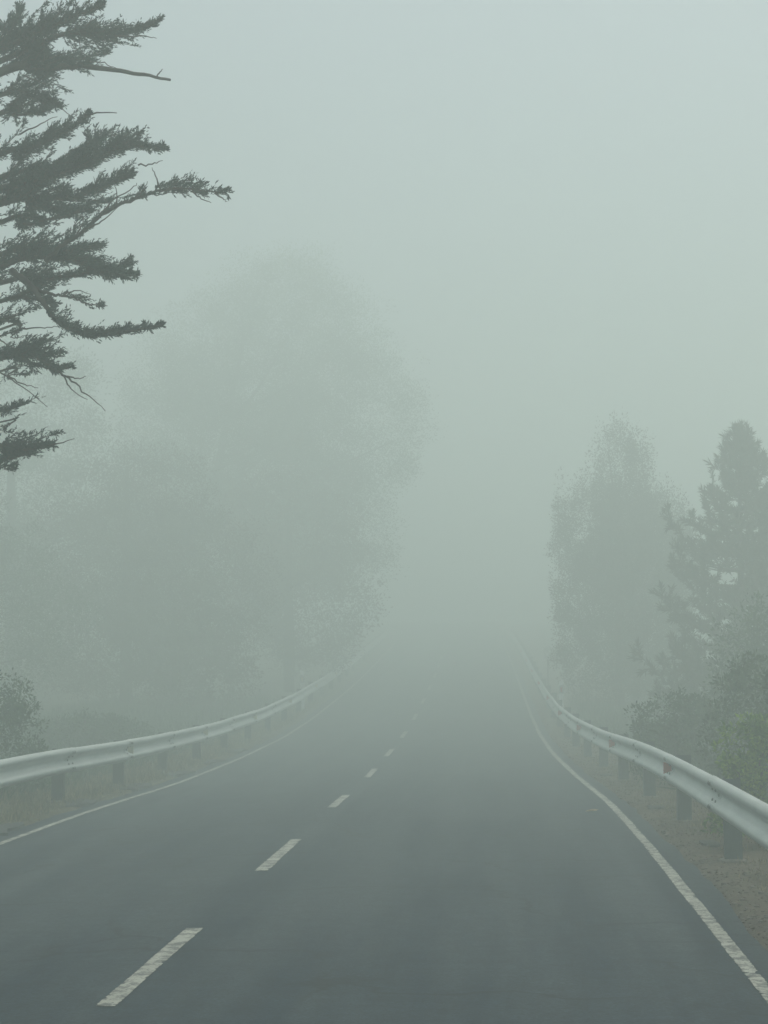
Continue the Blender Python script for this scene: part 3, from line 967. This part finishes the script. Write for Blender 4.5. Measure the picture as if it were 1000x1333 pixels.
leafy_tree('tall_tree', -7.6, 66, 9.6, [(0, 0, 5.6, 2.5, 2.2, 2.1), (.6, 0, 3.0, 2.4, 2.2, 2.2)], 'brownish',
           'faint lower tree beyond the huge rounded tree where the left rail disappears', leaf=.11, per=100, nclump=400, clump_r=(.4, .9), seed=45, trunk_r=.22)
leafy_tree('shrub', -9.6, 54, 4.6, [(0, 0, 2.4, 1.9, 1.6, 1.6), (.6, 0, 1.3, 1.9, 1.6, 1.2)], 'brownish',
           'brownish scrub on the bank behind the middle of the left guard rail', 'shrub', leaf=.10, per=60, nclump=360, clump_r=(.16, .4), seed=46, trunk_r=.07)
leafy_tree('shrub', -6.95, 24.6, 1.85, [(.1, 0, 1.25, .55, .6, .5), (.1, 0, .65, .8, .7, .65), (-.7, 0, .9, .7, .7, .8)], 'dark',
           'rounded leafy shrub at the left edge just behind the nearest left posts', 'shrub', leaf=.05, per=75, nclump=300, clump_r=(.08, .22), seed=47, trunk_r=.035)
leafy_tree('shrub', -9.0, 24, 2.2, [(0, 0, 1.4, 1.0, 1.0, 1.1), (.6, 0, .8, .9, .9, .8)], 'dark',
           'larger shrub mostly outside the picture, left of the rounded leafy shrub', 'shrub', leaf=.08, per=38, nclump=220, clump_r=(.1, .28), seed=48, trunk_r=.05)
leafy_tree('shrub', -8.6, 38, .9, [(0, 0, .35, 1.0, 1.0, .45), (.7, 0, .3, .7, .8, .35)], 'dark',
           'low green shrub behind the left rail, right of the rounded leafy shrub', 'shrub', leaf=.065, per=60, nclump=300, clump_r=(.1, .3), seed=49, trunk_r=.05)

# ------------------------------------------------------------------ delineators and sign
def delineator(X, d, label, tilt, side, top=1.0):
    b = tree_base(X, d)
    root = empty('delineator_post', tuple(b))
    tag(root, label, 'marker post', 'white marker posts behind the guard rails')
    root.rotation_euler = (0, 0, 0)
    w, dp = .062, .035
    def seg(name, z0a, z0b, z1a, z1b, mat, g=1.0):
        m = MB()
        x = w * g; y = dp * g
        # z at left side, z at right side, for bottom and top
        vs = [(-x, -y, z0a), (x, -y, z0b), (x, y, z0b), (-x, y, z0a), (-x, -y, z1a), (x, -y, z1b), (x, y, z1b), (-x, y, z1a)]
        m.add(vs, [(3, 2, 1, 0), (4, 5, 6, 7), (0, 1, 5, 4), (1, 2, 6, 5), (2, 3, 7, 6), (3, 0, 4, 7)])
        return obj(name, m.mesh(name, mat), root)
    s = side
    a, b_ = (.0, .06) if s > 0 else (.06, .0)
    seg('lower_post', -.1, -.1, top - .36, top - .36 , M['white'])
    seg('dark_band', top - .357, top - .357, top - .13 + a - .03, top - .13 + b_ - .03, M['black'], .98)
    seg('cap', top - .127 + a - .03, top - .127 + b_ - .03, top - .03 + a, top - .03 + b_, M['white'])
    m = MB(); m.box((0, -dp - .004, top - .26), (.05, .006, .13))
    obj('reflector', m.mesh('reflector', M['red'] if s > 0 else M['amber']), root)
    return root
dy = 50
gz = float(ground_z(1.62 - float(road_x(dy)), dy))
delineator(1.62, dy, 'white marker post with slanted cap and red reflector by the right rail', 0, 1, top=1.12)
delineator(-6.05, 56, 'white marker post with slanted cap standing by the left rail', 0, -1, top=1.22)

sb = tree_base(1.66, 66)
sg = empty('road_sign', tuple(sb))
tag(sg, 'small square road sign with pale border, faint in fog beyond the right marker post', 'sign')
m = MB(); m.prism([(.03 * math.cos(a), .03 * math.sin(a)) for a in np.linspace(0, 2 * math.pi, 9)[:-1]], -.2, 1.55)
obj('pole', m.mesh('pole', M['post']), sg)
m = MB(); m.box((0, -.045, 1.28), (.38, .012, .50))
pl = obj('plate', m.mesh('plate', mat_simple('sign_grey', (.52, .55, .53), .5, 10, .1)), sg)
m = MB()
for c, s_ in (((0, -.056, 1.515), (.38, .006, .03)), ((0, -.056, 1.045), (.38, .006, .03)), ((-.175, -.056, 1.28), (.03, .006, .436)), ((.175, -.056, 1.28), (.03, .006, .436))):
    m.box(c, s_)
obj('border', m.mesh('border', M['white']), pl)
m = MB()
m.prism([(-.10, 1.30), (-.07, 1.33), (-.02, 1.26), (.09, 1.42), (.12, 1.39), (-.02, 1.19)], -.058, -.052, 'y')
obj('mark', m.mesh('mark', M['white']), pl)

# ------------------------------------------------------------------ verge cover
rgv = np.random.default_rng(77)
def blades(name, offs_f, ys_f, n, hgt, mat, label, cat, width=.006, spread=.5, clump=0.05, per=9, z=0):
    nt_ = n
    off = offs_f(nt_); yy = ys_f(nt_)
    P0 = np.stack([off + road_x(yy), yy, ground_z(off, yy) - .01], -1)
    P = np.repeat(P0, per, 0) + np.concatenate([rgv.normal(size=(nt_ * per, 2)) * clump, np.zeros((nt_ * per, 1))], 1)
    D = unit(np.array([0, 0, 1.]) + rgv.normal(size=(nt_ * per, 3)) * spread)
    D[:, 2] = np.abs(D[:, 2])
    L = hgt * (0.4 + rgv.random(nt_ * per)) * np.repeat(.5 + rgv.random(nt_), per)
    V, Q = leaf_quads(P, D, L, width + L * .03, rgv)
    base = np.array([float(P0[:, 0].mean()), float(P0[:, 1].mean()), 0])
    o = obj(name, mesh_np(name, V, Q, mat, False, base), None, tuple(base))
    tag(o, label, cat, None, 'stuff')
    return o
blades('verge_grass', lambda n: -(3.42 + np.abs(rgv.normal(size=n)) * 1.0), lambda n: 12 + 48 * rgv.random(n) ** 1.4, 6500, .11, M['grass'],
       'dry and green tufts of grass on the left verge under the guard rail', 'grass')
blades('verge_grass', lambda n: 3.85 + np.abs(rgv.normal(size=n)) * 1.1, lambda n: 10 + 45 * rgv.random(n) ** 1.4, 3000, .05, M['grass'],
       'sparse dry grass on the brown soil of the right verge', 'grass')
blades('undergrowth', lambda n: 4.7 + 4.3 * rgv.random(n), lambda n: 12 + 45 * rgv.random(n), 5000, .30, M['dark'],
       'low dark undergrowth behind the right guard rail below the shrubs', 'undergrowth', .012, .7, .10, 12)
blades('undergrowth', lambda n: -(4.4 + 5.7 * rgv.random(n)), lambda n: 15 + 45 * rgv.random(n), 6000, .26, M['dark'],
       'low green undergrowth behind the left guard rail below the trees', 'undergrowth', .012, .7, .10, 12)

# litter of needles and leaves on the right soil
n = 9000
off = 3.5 + np.abs(rgv.normal(size=n)) * .8; yy = 9 + 40 * rgv.random(n) ** 1.5
P = np.stack([off + road_x(yy), yy, ground_z(off, yy) + .004 + .01 * rgv.random(n)], -1)
D = unit(rgv.normal(size=(n, 3)) * (1, 1, .25))
L = .015 + .035 * rgv.random(n)
V, Q = leaf_quads(P, D, L, L * .3, rgv)
tag(obj('leaf_litter', mesh_np('leaf_litter', V, Q, M['litter'])), 'brown fallen leaves and twigs scattered on the right verge', 'leaf litter', None, 'stuff')

def stones(name, n, offf, yf, smin, smax, label):
    base8 = unit(np.array([(x, y, z) for x in (-1, 1) for y in (-1, 1) for z in (-1, 1)], float))
    F = np.array([(0, 1, 3, 2), (4, 6, 7, 5), (0, 4, 5, 1), (2, 3, 7, 6), (0, 2, 6, 4), (1, 5, 7, 3)])
    off = offf(n); yy = yf(n)
    c = np.stack([off + road_x(yy), yy, ground_z(off, yy)], -1)
    s = smin + (smax - smin) * rgv.random(n) ** 3
    J = base8[None] * (1 + .5 * (rgv.random((n, 8, 1)) - .5)) * (s[:, None, None] * (.6 + .8 * rgv.random((n, 1, 3)))) * np.array([1, 1, .6])
    V = (c[:, None, :] + J).reshape(-1, 3)
    Q = (F[None] + 8 * np.arange(n)[:, None, None]).reshape(-1, 4)
    tag(obj(name, mesh_np(name, V, Q, M['stone'])), label, 'gravel', None, 'stuff')
stones('gravel', 2600, lambda n: 3.5 + np.abs(rgv.normal(size=n)) * .6, lambda n: 9 + 35 * rgv.random(n) ** 1.4, .006, .035, 'loose gravel and small stones along the right verge')
stones('gravel', 1500, lambda n: -(3.28 + np.abs(rgv.normal(size=n)) * .5), lambda n: 13 + 35 * rgv.random(n) ** 1.4, .006, .03, 'loose gravel and crumbs along the left verge')

# the single leaf on the lane
lx, ly = 1.02, 20.9
m = MB()
pts = [(-.08, 0, .005), (-.03, .035, .018), (.04, .028, .03), (.095, .005, .02), (.04, -.03, .012), (-.03, -.033, .022)]
m.add([(a, b, c) for a, b, c in pts] + [(0, 0, .006)], [(i, (i + 1) % 6, 6) for i in range(6)])
lf = obj('fallen_leaf', m.mesh('fallen_leaf', M['leafy']))
lf.location = (lx, ly, float(surf(lx - float(road_x(ly)), ly)) + .006)
lf.rotation_euler = (0, 0, .4)
tag(lf, 'single dry pale brown leaf lying on the right lane', 'leaf')

# ------------------------------------------------------------------ haze
m = MB()
hz0, hz1 = -6.5, 19.6
m.box((0, 30, (hz0 + hz1) / 2), (420, 420, hz1 - hz0))
hm = bpy.data.materials.new('fog')
hm.use_nodes = True
hn = hm.node_tree
for nd in list(hn.nodes):
    if nd.type != 'OUTPUT_MATERIAL':
        hn.nodes.remove(nd)
hout = [x for x in hn.nodes if x.type == 'OUTPUT_MATERIAL'][0]
pv = hn.nodes.new('ShaderNodeVolumePrincipled')
pv.inputs['Color'].default_value = FOG_COLOR
pv.inputs['Density'].default_value = FOG_DENSITY
pv.inputs['Anisotropy'].default_value = FOG_ANISO
hn.links.new(pv.outputs[0], hout.inputs['Volume'])
hz = obj('haze', m.mesh('haze', hm))
tag(hz, 'thick even fog filling the whole valley and road', 'fog', None, 'stuff')
